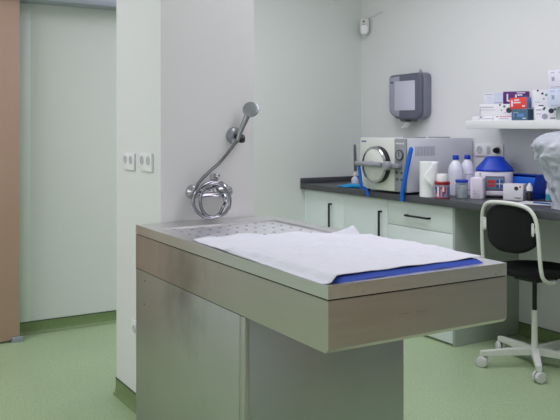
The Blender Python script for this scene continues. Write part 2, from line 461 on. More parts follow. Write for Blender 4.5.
# hose: from the outlet twice around, then up to the hand shower
pts = [(.062, .055, -.02), (.075, .052, -.045)]
cx, cz = -.024, -.036
def loop(a, ry_, rz_, x): return (x, cx+ry_*math.cos(a), cz+rz_*math.sin(a))
for k in range(0, 13):
    a = math.radians(-25-30*k); pts.append(loop(a, .055+.002*k, .070+.001*k, .10+.0015*k))
for k in range(0, 14):
    a = math.radians(-385-25*k); g = k/13
    pts.append(loop(a, .078+.020*math.sin(PI*min(1, g*1.3)/1.3), .070+.018*g, .118-.002*k))
def w(X, y, z): return (X-px, y-1.55, z-1.055)
pts = pts[:-2]
pts += [w(-3.075, 1.447, 1.055), w(-3.08, 1.468, 1.10), w(-3.085, 1.52, 1.145), w(-3.088, 1.575, 1.187), w(-3.088, 1.63, 1.245), w(-3.085, 1.668, 1.295)]
obj('hose', MB().tube(pts, .0075, n=10, smooth=5), 'hose', sm)
hs = obj('hand_shower', MB().tube([w(-3.085, 1.666, 1.285), w(-3.083, 1.684, 1.335), w(-3.078, 1.703, 1.38), w(-3.07, 1.716, 1.415)], [.010, .0115, .0125, .014, .015], n=14), 'satin', sm)
ax = Vector((.55, -.35, .25)).normalized()
obj('spray_head', MB().lathe([(0, -.012), (.018, -.012), (.036, 0), (.038, .008), (.036, .013), (.03, .015), (0, .015)], w(-3.070, 1.728, 1.426), ax, 24), 'satin', hs)
hb = thing('shower_holder', 'round chrome wall bracket clasping the hand shower', 'bracket', (px, 1.684, 1.308))
obj('wall_disc', MB().lathe([(.040, 0), (.040, .01), (.036, .022), (.022, .03), (0, .031)], (0, 0, 0), (1, 0, 0), 28), 'satin', hb)
obj('clamp', MB().cyl((.025, .0, -.007), (.060, .002, -.006), .013, bev=.002).cyl((.055, .012, -.026), (.07, .005, -.002), .016, bev=.003), 'black', hb)

# ------------------------------------------------------------------ power sockets
def socket_pair(name, label, loc, rz, w, h, n, group=None, upright=False):
    t_ = thing(name, label, 'socket', loc, rz, group)
    obj('cover_plate', MB().prism(rrect(w, h, .006), .011, .003, 0, rot(PI/2)), 'white_plastic', t_)
    for k in range(n):
        off = (k-(n-1)/2)*(h if upright else w)/n
        x, z = (0, off) if upright else (off, 0)
        if n == 2 and not upright: z = .008
        r = min(w, h)*.235
        o = obj('socket_face', MB().lathe([(r, .0005), (r, .0025), (r*.86, .0025), (r*.80, -.004), (0, -.004)], (x, -.011, z), (0, -1, 0), 20), 'socket_in', t_)
        obj('pin_hole', MB().cyl((x-r*.38, -.007, z), (x-r*.38, -.0078, z), r*.17, n=10).cyl((x+r*.38, -.007, z), (x+r*.38, -.0078, z), r*.17, n=10), 'black', o)
    return t_
socket_pair('power_socket', 'white double power socket nearer the outer edge of the wall stub, farther from the table', (-3.540, PY0, 1.181), 0, .148, .082, 2, 'double sockets on the wall stub')
socket_pair('power_socket', 'white double power socket on the wall stub, right beside the shower wall corner', (-3.320, PY0, 1.186), 0, .152, .086, 2, 'double sockets on the wall stub')
socket_pair('power_socket', 'small white single socket low on the wall stub behind the steel table edge', (-3.455, PY0, .39), 0, .082, .082, 1)

# ------------------------------------------------------------------ worktop and cabinets
CY0 = 3.318
wt = obj('worktop', MB().box(XL+.001, XR-.001, CY0, YB-.001, .857, .90, .003), 'worktop')
tag(wt, 'long dark grey worktop running along the back wall over the white cabinets', 'worktop')
struct('trim_4', MB().box(XL+.001, XL+.016, CY0, YB-.001, .9003, .94, .002).box(XL+.016, XR-.001, YB-.016, YB-.001, .9003, .94, .002), 'worktop', True)
CF = 3.36
def handle_bar(parent, a, b, stand):
    a = Vector(a); b = Vector(b); s_ = Vector((0, stand, 0)); r = .006
    mb = MB()
    def bar(p, q):
        lo = [min(p[k], q[k])-r for k in range(3)]; hi = [max(p[k], q[k])+r for k in range(3)]
        mb.box(lo[0], hi[0], lo[1], hi[1], lo[2], hi[2], .0015)
    bar(a, b); bar(a, a+s_); bar(b, b+s_)
    obj('handle', mb, 'black', parent)
c1 = thing('base_cabinet', 'white two-door base cabinet with black upright handles in the left corner', 'cabinet', (-4.58, CF, 0))
obj('carcass', MB().box(XL+4.58+.001, .510, .021, YB-CF-.002, .0, .8565, .001), 'cabinet', c1)
obj('filler_strip', MB().box(XL+4.58+.001, -.490, 0, .020, .016, .852, .001), 'cabinet', c1)
for x0, x1, hx in ((-.486, .0065, -.15), (.008, .508, .445)):
    d_ = obj('door', MB().box(x0, x1, 0, .019, .016, .852, .002), 'cabinet', c1)
    handle_bar(d_, (hx, -.024, .765), (hx, -.024, .545), .022)
c2 = thing('drawer_cabinet', 'white drawer cabinet with a black bar handle left of the swivel chair', 'cabinet', (-3.735, CF, 0))
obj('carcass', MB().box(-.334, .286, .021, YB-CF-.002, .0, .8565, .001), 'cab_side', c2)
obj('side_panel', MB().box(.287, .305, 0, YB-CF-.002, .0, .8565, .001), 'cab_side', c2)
for z0, z1 in ((.690, .852), (.360, .687), (.016, .357)):
    d_ = obj('drawer', MB().box(-.332, .285, 0, .019, z0, z1, .002), 'cabinet', c2)
    zc = z0+(z1-z0)*.47 if z0 > .6 else (z0+z1)/2
    handle_bar(d_, (-.127, -.024, zc), (.086, -.024, zc), .022)

# ------------------------------------------------------------------ steriliser
au = thing('autoclave', 'white benchtop steriliser with round hatch and grey control strip on the worktop', 'machine', (-4.078, 3.325, .90))
obj('casing', MB().box(-.238, .25, .0, .596, .016, .372, .006), 'enamel_side', au)
obj('front_plate', MB().box(-.238, .135, -.010, -.0003, .018, .370, .003), 'enamel', au)
obj('control_strip', MB().box(.136, .25, -.012, -.0003, .018, .370, .002), 'panel_grey', au)
gb = obj('gauge', MB().lathe([(.036, 0), (.036, .01), (.030, .012), (.030, .008), (0, .008)], (.193, -.012, .262), (0, -1, 0), 24), ['dark_grey'], au)
obj('dial', MB().lathe([(.028, 0), (.028, .002), (0, .002)], (.193, -.0205, .262), (0, -1, 0), 24), 'panel_grey', gb)
obj('needle', MB().box(.191, .195, -.0245, -.023, .25, .285), 'black', gb)
m = MB()
for k in range(7): m.box(.150+.012*k, .158+.012*k, -.0128, -.0118, .333, .343)
obj('name_strip', m, 'print_white', au)
for k in range(4):
    obj('button', MB().cyl((.165+.045*(k % 2), -.012, .145-.045*(k//2)), (.165+.045*(k % 2), -.017, .145-.045*(k//2)), .009, bev=.001), 'dark_grey', au)
obj('logo_mark', MB().box(-.220, -.195, -.0112, -.0098, .342, .352).box(-.19, -.17, -.0112, -.0098, .342, .352), 'key_blue', au)
obj('lock_screw', MB().lathe([(.008, 0), (.008, .003), (0, .003)], (-.215, -.010, .05), (0, -1, 0), 12), 'panel_grey', au)
hc = (-.030, 0, .190)
obj('hatch_seal', MB().lathe([(.126, 0), (.126, .034), (0, .034)], (hc[0], -.010, hc[2]), (0, -1, 0), 48), 'black', au)
hatch = obj('hatch', MB().lathe([(0, 0), (.120, 0), (.125, .004), (.125, .012), (.120, .018), (.114, .018), (.111, .013), (0, .011)], (hc[0], -.044, hc[2]), (0, -1, 0), 48), ['chrome'], au)
obj('hatch_disc', MB().lathe([(0, 0), (.110, 0), (.104, .004), (0, .006)], (hc[0], -.0552, hc[2]), (0, -1, 0), 48), 'enamel', hatch)
ha = obj('handle_arm', MB().cyl((-.172, -.095, .196), (.085, -.085, .194), .018, bev=.004).cyl((-.030, -.060, .195), (-.030, -.09, .195), .02), 'grey_plastic', au)
obj('hub', MB().lathe([(.028, 0), (.030, .01), (.030, .035), (.024, .042), (0, .043)], (.130, -.050, .190), (0, -1, 0), 24), 'grey_plastic', ha)
obj('hinge_block', MB().box(.10, .215, -.050, -.012, .176, .204, .004), 'grey_plastic', ha)
obj('grip', MB().cyl((-.180, -.096, .140), (-.186, -.098, .325), .011, .009, bev=.003), 'dark_grey', ha)
for x in (-.21, .21):
    for y in (.04, .46):
        obj('foot', MB().cyl((x, y, 0), (x, y, .0165), .016, n=14), 'black', au)
for y0 in (.05, .27):
    obj('roof_vent', MB().box(.15, .235, y0, y0+.125, .3715, .380, .003), 'grey_plastic', au)
gr = MB()
for k in range(14): gr.box(.2500, .2512, .07+.0125*k, .076+.0125*k, .255, .318)
obj('side_grille', gr, 'print_grey', au, smooth=False)

# blue straps, turquoise glove and small spray bottle round the steriliser
tag(obj('strap', MB().tube([(-4.226, 3.234, 1.086), (-4.225, 3.236, 1.06), (-4.224, 3.245, 1.00), (-4.223, 3.255, .935), (-4.220, 3.285, .918), (-4.212, 3.300, .885), (-4.208, 3.302, .868)], .01, n=10, smooth=4, flat=(.011, .012)), 'blue_strap'),
    'bright blue strap hanging from the hatch arm on the left of the steriliser', 'strap', 'blue straps on the steriliser')
tag(obj('strap', MB().tube([(-3.774, 3.312, 1.205), (-3.777, 3.309, 1.19), (-3.810, 3.303, 1.06), (-3.845, 3.302, .93), (-3.855, 3.306, .885), (-3.858, 3.308, .862)], .01, n=10, smooth=4, flat=(.015, .017)), 'blue_strap'),
    'long blue strap leaning beside the grey control strip and dangling over the worktop edge', 'strap', 'blue straps on the steriliser')
gl = MB()
gl.tube([(-4.42, 3.40, .914), (-4.47, 3.395, .916), (-4.53, 3.385, .915), (-4.57, 3.375, .911)], [.011, .016, .018, .016, .011], n=10, flat=None)
for k, (dx, dy) in enumerate(((-.07, -.03), (-.085, -.012), (-.08, .01), (-.065, .03))):
    gl.tube([(-4.56, 3.378+dy*.4, .9095), (-4.56+dx*.5, 3.378+dy*.8, .910), (-4.56+dx, 3.378+dy, .9065)], [.008, .007, .006, .005], n=8)
gl.tube([(-4.50, 3.385, .911), (-4.515, 3.345, .909), (-4.54, 3.33, .907)], [.008, .007, .006], n=8)
tag(obj('rubber_glove', gl, 'turq'), 'crumpled turquoise rubber glove lying on the worktop left of the steriliser', 'glove')
sb = thing('spray_bottle', 'small pale translucent bottle standing left of the steriliser', 'bottle', (-4.70, 3.56, .90))
obj('bottle_body', MB().lathe([(.026, 0), (.028, .004), (.028, .045), (.018, .062), (.011, .066), (.011, .075)], (0, 0, 0), n=20), 'card_blue', sb)
obj('cap', MB().lathe([(.013, .0755), (.013, .09), (.008, .096), (0, .096)], (0, 0, 0), n=16), 'white_plastic', sb)

# ------------------------------------------------------------------ things on the worktop
pr = thing('paper_roll', 'tall white paper towel roll standing right of the steriliser, one sheet peeling off', 'paper roll', (-3.680, 3.380, .90))
obj('roll', MB().lathe([(.018, .004), (.018, .0), (.058, 0), (.061, .003), (.061, .223), (.059, .225), (.020, .225), (.018, .221)], n=40, cap=False), 'paper', pr)
obj('tube_core', MB().lathe([(.0175, .001), (.0175, .224), (.0160, .224), (.0160, .001)], n=24, cap=False), 'card', pr)
fd = Vector((.852, -.523, 0)); rd = Vector((.523, .852, 0))
def flap(u, v):
    # v: from the top down, u: across; a peeling triangle whose lower tip hangs free
    a = -.75 + 1.55*u
    wid = 1 - .62*abs(v-.38)/.62
    aa = .80 - (1-u)*1.45*(1-abs(v-.40)*1.35 if v < .4 else (1-(v-.4)/.62))
    lift = .003+.030*(1-u)*math.sin(PI*min(1, v*1.05))
    d = fd*math.cos(aa)+rd*math.sin(aa)
    p = d*(.0615+lift)
    return Vector((p.x, p.y, .224-.221*v))
fl = obj('loose_sheet', MB().grid(flap, 10, 16), 'paper', pr)
md = fl.modifiers.new('thick', 'SOLIDIFY'); md.thickness = .0008

jr = thing('label_jar', 'clear jar with a red collar, colourful label and white lid beside the paper roll', 'jar', (-3.545, 3.364, .90))
obj('jar_body', MB().lathe([(.042, 0), (.046, .004), (.046, .082), (.042, .094)], n=32), 'label_mix', jr)
m = MB(); m.lathe([(.0466, .017), (.0466, .032), (.0466, .047), (.0466, .062), (.0466, .076)], n=26, cap=False)
for k, f in enumerate(m.bm.faces): f.material_index = (0, 2, 3, 0, 3, 0, 2, 3, 1, 0, 3)[(k*7+k//5) % 11]
obj('label', m, ['label_blue', 'red', 'print_white', 'label_mix'], jr)
obj('collar', MB().lathe([(.0465, .088), (.048, .092), (.048, .103), (.044, .108), (.036, .108)], n=32), 'jar_red', jr)
obj('base_band', MB().lathe([(.0462, .003), (.0470, .005), (.0470, .010), (.0462, .012)], n=32, cap=False), 'jar_red', jr)
obj('lid', MB().lathe([(.034, .1085), (.034, .150), (.031, .155), (0, .155)], n=28), 'white_plastic', jr)

def wash_bottle(loc, label, panel):
    b = thing('wash_bottle', label, 'bottle', loc, 0, 'white bottles with blue caps')
    b.scale = (1.1, 1.1, 1.0)
    obj('bottle_body', MB().lathe([(.041, 0), (.045, .005), (.045, .150), (.043, .172), (.036, .198), (.024, .220), (.015, .230), (.014, .236)], n=32), 'bottle', b)
    obj('cap', MB().lathe([(.0175, .234), (.0185, .237), (.0185, .258), (.0165, .263), (0, .263)], n=24), 'blue', b)
    if panel:
        mb = MB(); a0 = -.55
        for r0_, z0, z1, mi in ((.0456, .03, .14, 0), (.0459, .036, .134, 1)):
            tmp = bmesh.new(); ext = .55 if mi == 0 else .50
            for i in range(8):
                b0 = a0-ext+2*ext*i/8; b1 = a0-ext+2*ext*(i+1)/8
                tmp.faces.new([tmp.verts.new(c_) for c_ in ((r0_*math.cos(b0), r0_*math.sin(b0), z0), (r0_*math.cos(b1), r0_*math.sin(b1), z0), (r0_*math.cos(b1), r0_*math.sin(b1), z1), (r0_*math.cos(b0), r0_*math.sin(b0), z1))])
            mb.add(tmp, mi)
        obj('label', mb, ['print_grey', 'card_lav'], b)
    return b
wash_bottle((-3.655, 3.588, .90), 'white bottle with a blue cap, the nearer of the two, behind the red-collared jar', False)
wash_bottle((-3.668, 3.706, .90), 'white bottle with a blue cap and outlined label, standing back against the wall', True)

gj = thing('glass_jar', 'small clear glass jar of cotton with a flat blue lid', 'jar', (-3.515, 3.502, .90))
obj('jar_glass', MB().lathe([(.0, 0), (.036, 0), (.038, .003), (.038, .088), (.034, .096), (.034, .102), (.032, .102), (.032, .095), (.036, .087), (.036, .004), (0, .004)], n=32, cap=False), 'glass', gj)
obj('cotton_wool', MB().lathe([(.034, .005), (.0355, .02), (.0355, .06), (.034, .078), (.02, .086), (0, .086)], n=24), 'cotton', gj)
obj('lid', MB().lathe([(.036, .097), (.0395, .099), (.0395, .112), (.037, .115), (0, .115)], n=32), 'blue', gj)

pb = thing('plastic_bottle', 'squarish pinkish white plastic bottle in front of the blue-lidded centrifuge', 'bottle', (-3.440, 3.566, .90), .55)
obj('bottle_body', MB().lathe([(.040, 0), (.043, .004), (.043, .118), (.040, .128), (.028, .134), (.017, .136)], n=40, sq=4.5), 'lav', pb)
obj('cap', MB().lathe([(.0195, .1365), (.0195, .160), (.017, .164), (0, .164)], n=24), 'white_plastic', pb)
obj('mark', MB().box(-.022, .005, -.0440, -.0432, .03, .034).box(-.022, -.004, -.0440, -.0432, .042, .045), 'print_grey', pb)

ce = thing('centrifuge', 'white benchtop centrifuge with a big blue conical lid and grey control panel', 'machine', (-3.490, 3.768, .90), math.radians(-31.5+90-90))
# local -y is turned towards the room corner where the chair stands
ce.rotation_euler = (0, 0, math.radians(44)); ce.scale = (.93, .93, 1)
obj('housing', MB().lathe([(.112, .006), (.121, .012), (.124, .10), (.124, .158), (.120, .164)], n=48, sq=3.2), 'lav', ce)
obj('base_ring', MB().lathe([(.100, 0), (.112, .004), (.112, .0058)], n=40, sq=3.2), 'black', ce)
ld = obj('lid', MB().lathe([(.128, .1645), (.130, .172), (.126, .182), (.070, .238), (.062, .252), (.050, .258), (0, .258)], n=48, sq=2.6), 'blue', ce)
fp = obj('front_bay', MB().box(-.062, .062, -.139, -.115, .018, .136, .003), 'dark_grey', ce)
obj('base_lip', MB().box(-.06, .06, -.150, -.1392, .018, .045, .003), 'lav', ce)
cp = obj('control_panel', MB().box(-.058, .058, -.1425, -.1392, .052, .130, .002), 'screen', ce)
obj('display', MB().box(-.048, .0, -.1437, -.1426, .092, .112).box(-.048, .0, -.1437, -.1426, .072, .086), 'red', cp)
for kx, kz in ((.018, .105), (.042, .105), (.018, .075), (.042, .075)):
    obj('button', MB().box(kx-.009, kx+.009, -.1442, -.1426, kz-.010, kz+.010, .001), 'print_white' if kz > .2 else 'key_blue', cp)
obj('key_symbol', MB().box(.028, .032, -.1437, -.1426, .065, .118).box(.01, .05, -.1437, -.1426, .088, .092), 'print_white', cp)

# outlet strip on the wall behind the centrifuge
ot = thing('outlet_strip', 'white triple outlet with a black plug on the wall behind the centrifuge', 'socket', (-3.682, YB, 1.19))
obj('cover_plate', MB().prism(rrect(.252, .085, .006), .012, .003, 0, rot(PI/2)), 'white_plastic', ot)
for x in (-.082, .082):
    o_ = obj('socket_face', MB().lathe([(.026, .0005), (.026, .003), (.022, .003), (.020, -.004), (0, -.004)], (x, -.012, 0), (0, -1, 0), 24), 'socket_in', ot)
    obj('pin_hole', MB().cyl((x-.009, -.008, 0), (x-.009, -.0088, 0), .003, n=10).cyl((x+.009, -.008, 0), (x+.009, -.0088, 0), .003, n=10), 'black', o_)
obj('switch_rocker', MB().box(-.016, .016, -.0155, -.0115, -.026, .026, .002), 'socket_in', ot)
pg = obj('plug', MB().lathe([(.019, 0), (.019, .02), (.013, .034), (.008, .038), (0, .038)], (.082, -.014, 0), (0, -1, 0), 20), 'black', ot)
pg['label'] = 'black plug'

wb = thing('carton', 'small white carton with a black dot standing in front of the centrifuge', 'box', (-3.187, 3.684, .90), math.radians(-12))
wb.rotation_euler = (0, 0, math.radians(23.5))
m = MB().box(-.122, 0, 0, .09, 0, .098, .001)
m.lathe([(.013, 0), (.013, .0006), (0, .0006)], (-.040, 0, .072), (0, -1, 0), 18, 1).lathe([(.006, 0), (.006, .0006), (0, .0006)], (-.017, 0, .082), (0, -1, 0), 14, 2)
m.box(-.05, -.012, -.0007, 0, .012, .017, 0, 1).box(.0, .0007, .012, .045, .06, .064, 0, 3)
obj('carton_body', m, ['card', 'print_dark', 'red', 'print_grey'], wb)
db = thing('dropper_bottle', 'tiny black bottle with a white cap beside the dotted white carton', 'bottle', (-3.160, 3.712, .90))
obj('bottle_body', MB().lathe([(.018, 0), (.020, .003), (.020, .045), (.012, .056), (.010, .060)], n=20), 'black', db)
obj('cap', MB().lathe([(.0185, .0605), (.0185, .085), (.010, .098), (.006, .108), (0, .108)], n=20), 'white_plastic', db)

bb = thing('storage_bin', 'blue open-fronted plastic bin at the back of the worktop, right of the centrifuge', 'bin', (-3.196, 3.785, .90))
poly = [(0, 0), (.118, 0), (.118, .150), (.045, .150), (.030, .140), (.0, .075)]
mx = Matrix(((0, 0, -1, 0), (1, 0, 0, 0), (0, 1, 0, 0), (0, 0, 0, 1)))
m = MB()
m.prism(poly, .005, .0012, 0, T(0, 0, 0) @ mx)                      # right cheek
m.prism(poly, .005, .0012, 0, T(-.20, 0, 0) @ mx)
m.box(-.2035, -.0045, 0, .118, 0, .005).box(-.2035, -.0045, .113, .118, .005, .15).box(-.2035, -.0045, .0, .005, .005, .06).box(-.2035, -.0045, .045, .113, .145, .15)
obj('bin_body', m, 'blue', bb)
m = MB().box(-.2035, -.0045, .022, .027, .085, .135, .001)
obj('flap', m, 'blue_strap', bb)
tb2 = thing('vial', 'small clear vial with a teal label between the blue bin and the covered microscope', 'bottle', (-3.108, 3.822, .90))
obj('vial_body', MB().lathe([(.0165, 0), (.018, .002), (.018, .062), (.010, .076), (.008, .08)], n=20), 'card_blue', tb2)
obj('label', MB().lathe([(.0184, .006), (.0184, .040)], n=20, cap=False), 'teal_label', tb2)
obj('cap', MB().lathe([(.0105, .0805), (.0105, .098), (0, .099)], n=16), 'white_plastic', tb2)
m = MB(); m.box(-.13, .13, -.09, .09, 0, .0012)
o = obj('paper_note', m, 'card'); o.location = (-3.01, 3.64, .9003); o.rotation_euler = (0, 0, .35)
tag(o, 'loose white paper sheet lying flat on the worktop before the blue bin', 'paper')
o = obj('pen', MB().tube([(-.06, 0, .0045), (.05, 0, .0045)], .0042, n=10, smooth=0).cyl((.05, 0, .0045), (.062, 0, .0045), .0038, .001, n=10), 'key_blue')
o.location = (-2.985, 3.615, .9018); o.rotation_euler = (0, 0, .1)
tag(o, 'blue pen lying on the loose paper sheet', 'pen')

# microscope under a plastic cover
MX, MY = -2.70, 3.50
mc = thing('microscope', 'dark microscope standing under a grey plastic cover at the right end', 'microscope', (MX, MY, .90), math.radians(10))
obj('foot', MB().box(-.048, .048, -.055, .072, 0, .035, .006), 'dark_grey', mc)
obj('arm', MB().box(-.024, .024, .035, .068, .0352, .30, .006), 'grey_plastic', mc)
obj('stage', MB().box(-.05, .05, -.06, .0345, .13, .145, .003), 'black', mc)
obj('head', MB().box(-.04, .04, -.05, .0345, .27, .335, .01), 'grey_plastic', mc)
for s_ in (-1, 1):
    obj('eyepiece', MB().cyl((s_*.03, -.052, .315), (s_*.032, -.115, .36), .014, n=16), 'black', mc)
obj('objective_lens', MB().cyl((0, -.005, .2695), (0, -.005, .18), .018, .009, n=16), 'chrome', mc)
from mathutils import noise as NZ
cv = MB()
def cover(u, v):
    a = 2*PI*(u % 1.0)
    prof = [(0, .100), (.05, .102), (.25, .118), (.5, .155), (.68, .200), (.80, .212), (.88, .190), (.95, .125), (1, .0)]
    for k in range(len(prof)-1):
        if prof[k][0] <= v <= prof[k+1][0]:
            g = (v-prof[k][0])/(prof[k+1][0]-prof[k][0]); r = prof[k][1]*(1-g)+prof[k+1][1]*g; break
    d = Vector((math.cos(a), math.sin(a), 0))
    q = Vector((d.x*1.6, d.y*1.6, v*2.4))
    cr = abs(NZ.noise(q*1.5))*.8 + abs(NZ.noise(q*3.1+Vector((3, 1, 2))))*.5 + abs(NZ.noise(q*6.3))*.10
    r = r*(1.05 - 0.30*cr*min(1, v*6+.25))
    r *= 1 + .16*(abs(NZ.noise(Vector((d.x*2.6+4, d.y*2.6, v*.9))))-.25)*min(1, 8*(1-v)) - .10*abs(NZ.noise(Vector((d.x*5+v*3, d.y*5, v*2.2))))
    h = .003 + .432*v + .03*NZ.noise(q*2+Vector((9, 2, 4)))*math.sin(PI*v)
    return Vector((r*d.x, r*d.y*.94, max(.002, h)))
cv.grid(cover, 110, 70)
bmesh.ops.remove_doubles(cv.bm, verts=cv.bm.verts, dist=1e-5)
o = obj('dust_cover', cv, 'bag', angle=40); o.location = (MX-.0, MY+.0, .90)
md = o.modifiers.new('thick', 'SOLIDIFY'); md.thickness = .0006
tag(o, 'wrinkled grey translucent plastic cover draped over the microscope', 'cover')

# ------------------------------------------------------------------ wall shelf and its boxes
SZ = 1.387
sf = obj('wall_shelf', MB().box(-3.60, -1.7, 3.62, YB-.001, 1.336, SZ, .003), 'shelf')
tag(sf, 'thick white floating shelf on the back wall above the worktop', 'shelf')
def carton(name, label, x0, x1, y0, y1, z0, h, mats, marks=(), rz=0.0, ry=0.0, group='boxes on the wall shelf', cat='box'):
    """printed cardboard box; marks are (face, a, b, w, h, material, round) with face 'f' (towards the room) or 's' (right end)"""
    cx, cy = (x0+x1)/2, (y0+y1)/2; W, Dp = x1-x0, y1-y0
    t_ = thing(name, label, cat, (cx, cy, z0), rz, group)
    m_ = MB(); m_.box(-W/2, W/2, -Dp/2, Dp/2, 0, h, .0012)
    m_.bm.faces.ensure_lookup_table()
    if len(mats) > 1:
        for f in m_.bm.faces:
            if f.normal.x > .9 or (f.calc_center_median().x > W/2-.0005): f.material_index = 1
    ml = list(mats) if len(mats) > 1 else [mats[0], mats[0]]
    for fc, a, b, w_, h_, mt, rd_ in marks:
        if mt not in ml: ml.append(mt)
        mi = ml.index(mt, 0 if mt not in mats else 0)
        if fc == 'f':
            x = -W/2+a*W; z = b*h
            if rd_: m_.lathe([(w_, 0), (w_, .0006), (0, .0006)], (x, -Dp/2, z), (0, -1, 0), 16, mi)
            else: m_.box(x-w_/2, x+w_/2, -Dp/2-.0006, -Dp/2, z-h_/2, z+h_/2, 0, mi)
        else:
            y = -Dp/2+a*Dp; z = b*h
            if rd_: m_.lathe([(w_, 0), (w_, .0006), (0, .0006)], (W/2, y, z), (1, 0, 0), 16, mi)
            else: m_.box(W/2, W/2+.0006, y-w_/2, y+w_/2, z-h_/2, z+h_/2, 0, mi)
    obj('box_body', m_, ml, t_)
    return t_
Y0 = 3.645
def turned(name, label, corner, deg, W, Dp, z0, h, mats, marks=()):
    # a box turned about its front left corner
    a = math.radians(deg)
    cx = corner[0]+W/2*math.cos(a)-Dp/2*math.sin(a); cy = corner[1]+W/2*math.sin(a)+Dp/2*math.cos(a)
    return carton(name, label, cx-W/2, cx+W/2, cy-Dp/2, cy+Dp/2, z0, h, mats, marks, rz=a)
def on(base, along, back, deg): 
    a = math.radians(deg)
    return (base[0]+along*math.cos(a)-back*math.sin(a), base[1]+along*math.sin(a)+back*math.cos(a))
AG = 35; GB = (-3.510, 3.650)
turned('flat_carton', 'flat white carton lying at the left end of the shelf, lowest of its pile', (-3.560, 3.640), 20, .30, .15, SZ, .028, ['card'],
       [('f', .2, .8, .012, .005, 'print_dark', 0), ('f', .30, .45, .10, .004, 'print_grey', 0), ('f', .47, .5, .003, .026, 'print_grey', 0), ('f', .78, .88, .10, .004, 'red', 0), ('f', .56, .85, .012, .005, 'print_dark', 0), ('f', .7, .45, .06, .004, 'print_grey', 0)])
turned('glove_box', 'white glove box with a big dark oval and green dots, on the flat carton', GB, AG, .30, .115, SZ+.0282, .077, ['card'],
       [('f', .17, .74, .075, .005, 'print_grey', 0), ('f', .18, .52, .09, .003, 'print_grey', 0), ('f', .02, .5, .004, .06, 'print_grey', 0), ('f', .43, .92, .006, 0, 'print_dark', 1), ('f', .52, .80, .008, 0, 'print_green', 1),
        ('f', .46, .5, .004, 0, 'print_dark', 1), ('f', .54, .3, .004, 0, 'print_grey', 1), ('f', .615, .48, .018, 0, 'print_dark', 1), ('f', .71, .85, .008, 0, 'print_green', 1)])
turned('pale_carton', 'small pale blue carton topmost at the left end of the shelf', on(GB, .030, .004, AG), AG, .118, .07, SZ+.1054, .072, ['card_lav', 'card_blue'],
       [('f', .25, .85, .05, .004, 'print_grey', 0), ('f', .76, .5, .055, .068, 'card_blue', 0), ('f', .3, .45, .03, .03, 'card_blue', 0), ('f', .75, .12, .045, .005, 'print_grey', 0)])
turned('purple_carton', 'dark purple carton with white lettering on top of the dotted glove box', on(GB, .150, .003, AG), AG, .152, .075, SZ+.1054, .078, ['purple'],
       [('f', .16, .52, .010, .045, 'print_white', 0), ('f', .20, .24, .016, .008, 'print_white', 0), ('f', .50, .60, .010, .025, 'print_white', 0), ('f', .50, .34, .014, .01, 'print_white', 0),
        ('f', .70, .88, .05, .006, 'print_white', 0), ('f', .66, .70, .03, .010, 'print_white', 0), ('f', .80, .60, .05, .012, 'label_blue', 0)])
carton('slate_carton', 'slate blue carton standing on the shelf under the red one', -3.240, -3.116, Y0, Y0+.048, SZ, .068, ['teal', 'teal_side'],
       [('f', .3, .7, .035, .006, 'print_grey', 0), ('f', .55, .45, .05, .02, 'mid_blue', 0), ('f', .78, .18, .025, .005, 'print_white', 0), ('f', .12, .5, .012, .03, 'mid_blue', 0)])
rc = carton('red_carton', 'red carton with a blue end tilted on top of the slate blue one', -3.254, -3.134, Y0+.003, Y0+.050, SZ+.0705, .068, ['red_card', 'mid_blue'],
       [('f', .14, .5, .012, .04, 'print_white', 0), ('f', .42, .78, .035, .008, 'print_white', 0), ('f', .44, .55, .05, .008, 'print_white', 0), ('f', .82, .22, .018, .008, 'print_white', 0)])
rc.rotation_euler = (0, math.radians(-1.2), math.radians(6))
turned('glove_box', 'white glove box with a dark oval, lowest at the right of the slate carton', (-3.074, 3.652), AG, .128, .115, SZ, .076, ['card'],
       [('f', .45, .95, .006, 0, 'print_dark', 1), ('f', .42, .86, .008, 0, 'print_green', 1), ('f', .74, .72, .015, 0, 'print_dark', 1), ('f', .90, .84, .008, 0, 'print_green', 1), ('f', .46, .28, .017, 0, 'print_grey', 1),
        ('f', .46, .28, .011, 0, 'card', 1), ('f', .80, .16, .028, .006, 'print_dark', 0), ('f', .2, .8, .03, .006, 'print_grey', 0), ('f', .2, .5, .03, .003, 'print_grey', 0), ('f', .97, .5, .004, .06, 'print_grey', 0)])
turned('glove_box', 'white glove box with a curved row of dots, resting on the lower dark-oval box', (-3.092, 3.656), AG, .142, .115, SZ+.0765, .104, ['card'],
       [('f', .22, .95, .006, 0, 'print_dark', 1), ('f', .40, .78, .007, 0, 'print_dark', 1), ('f', .55, .70, .007, 0, 'print_green', 1), ('f', .46, .48, .004, 0, 'print_dark', 1), ('f', .64, .52, .005, 0, 'print_green', 1), ('f', .84, .62, .018, 0, 'print_dark', 1),
        ('f', .35, .10, .028, .006, 'print_dark', 0), ('f', .82, .10, .028, .006, 'print_dark', 0), ('f', .2, .3, .03, .003, 'print_grey', 0)])
lines = [('f', .28, .86, .03, .004, 'print_grey', 0), ('f', .75, .86, .03, .004, 'print_grey', 0), ('f', .28, .62, .025, .003, 'print_grey', 0), ('f', .3, .5, .02, .02, 'print_grey', 0), ('f', .5, .08, .08, .003, 'print_grey', 0)]
# the two big cartons stand on a stack partly out of frame
carton('tall_carton', 'upper of the two large pale cartons stacked at the right of the shelf', -2.966, -2.846, Y0-.005, Y0+.19, SZ+.1814, .106, ['card_lav'], lines)
carton('tall_carton', 'lower of the two large pale cartons at the right of the shelf, under its twin', -2.966, -2.846, Y0-.005, Y0+.19, SZ+.0768, .104, ['card_blue'], lines)
carton('glove_box', 'plain pale carton carrying the large cartons at the right edge', -2.940, -2.81, Y0+.045, Y0+.19, SZ, .0764, ['cab_side'])

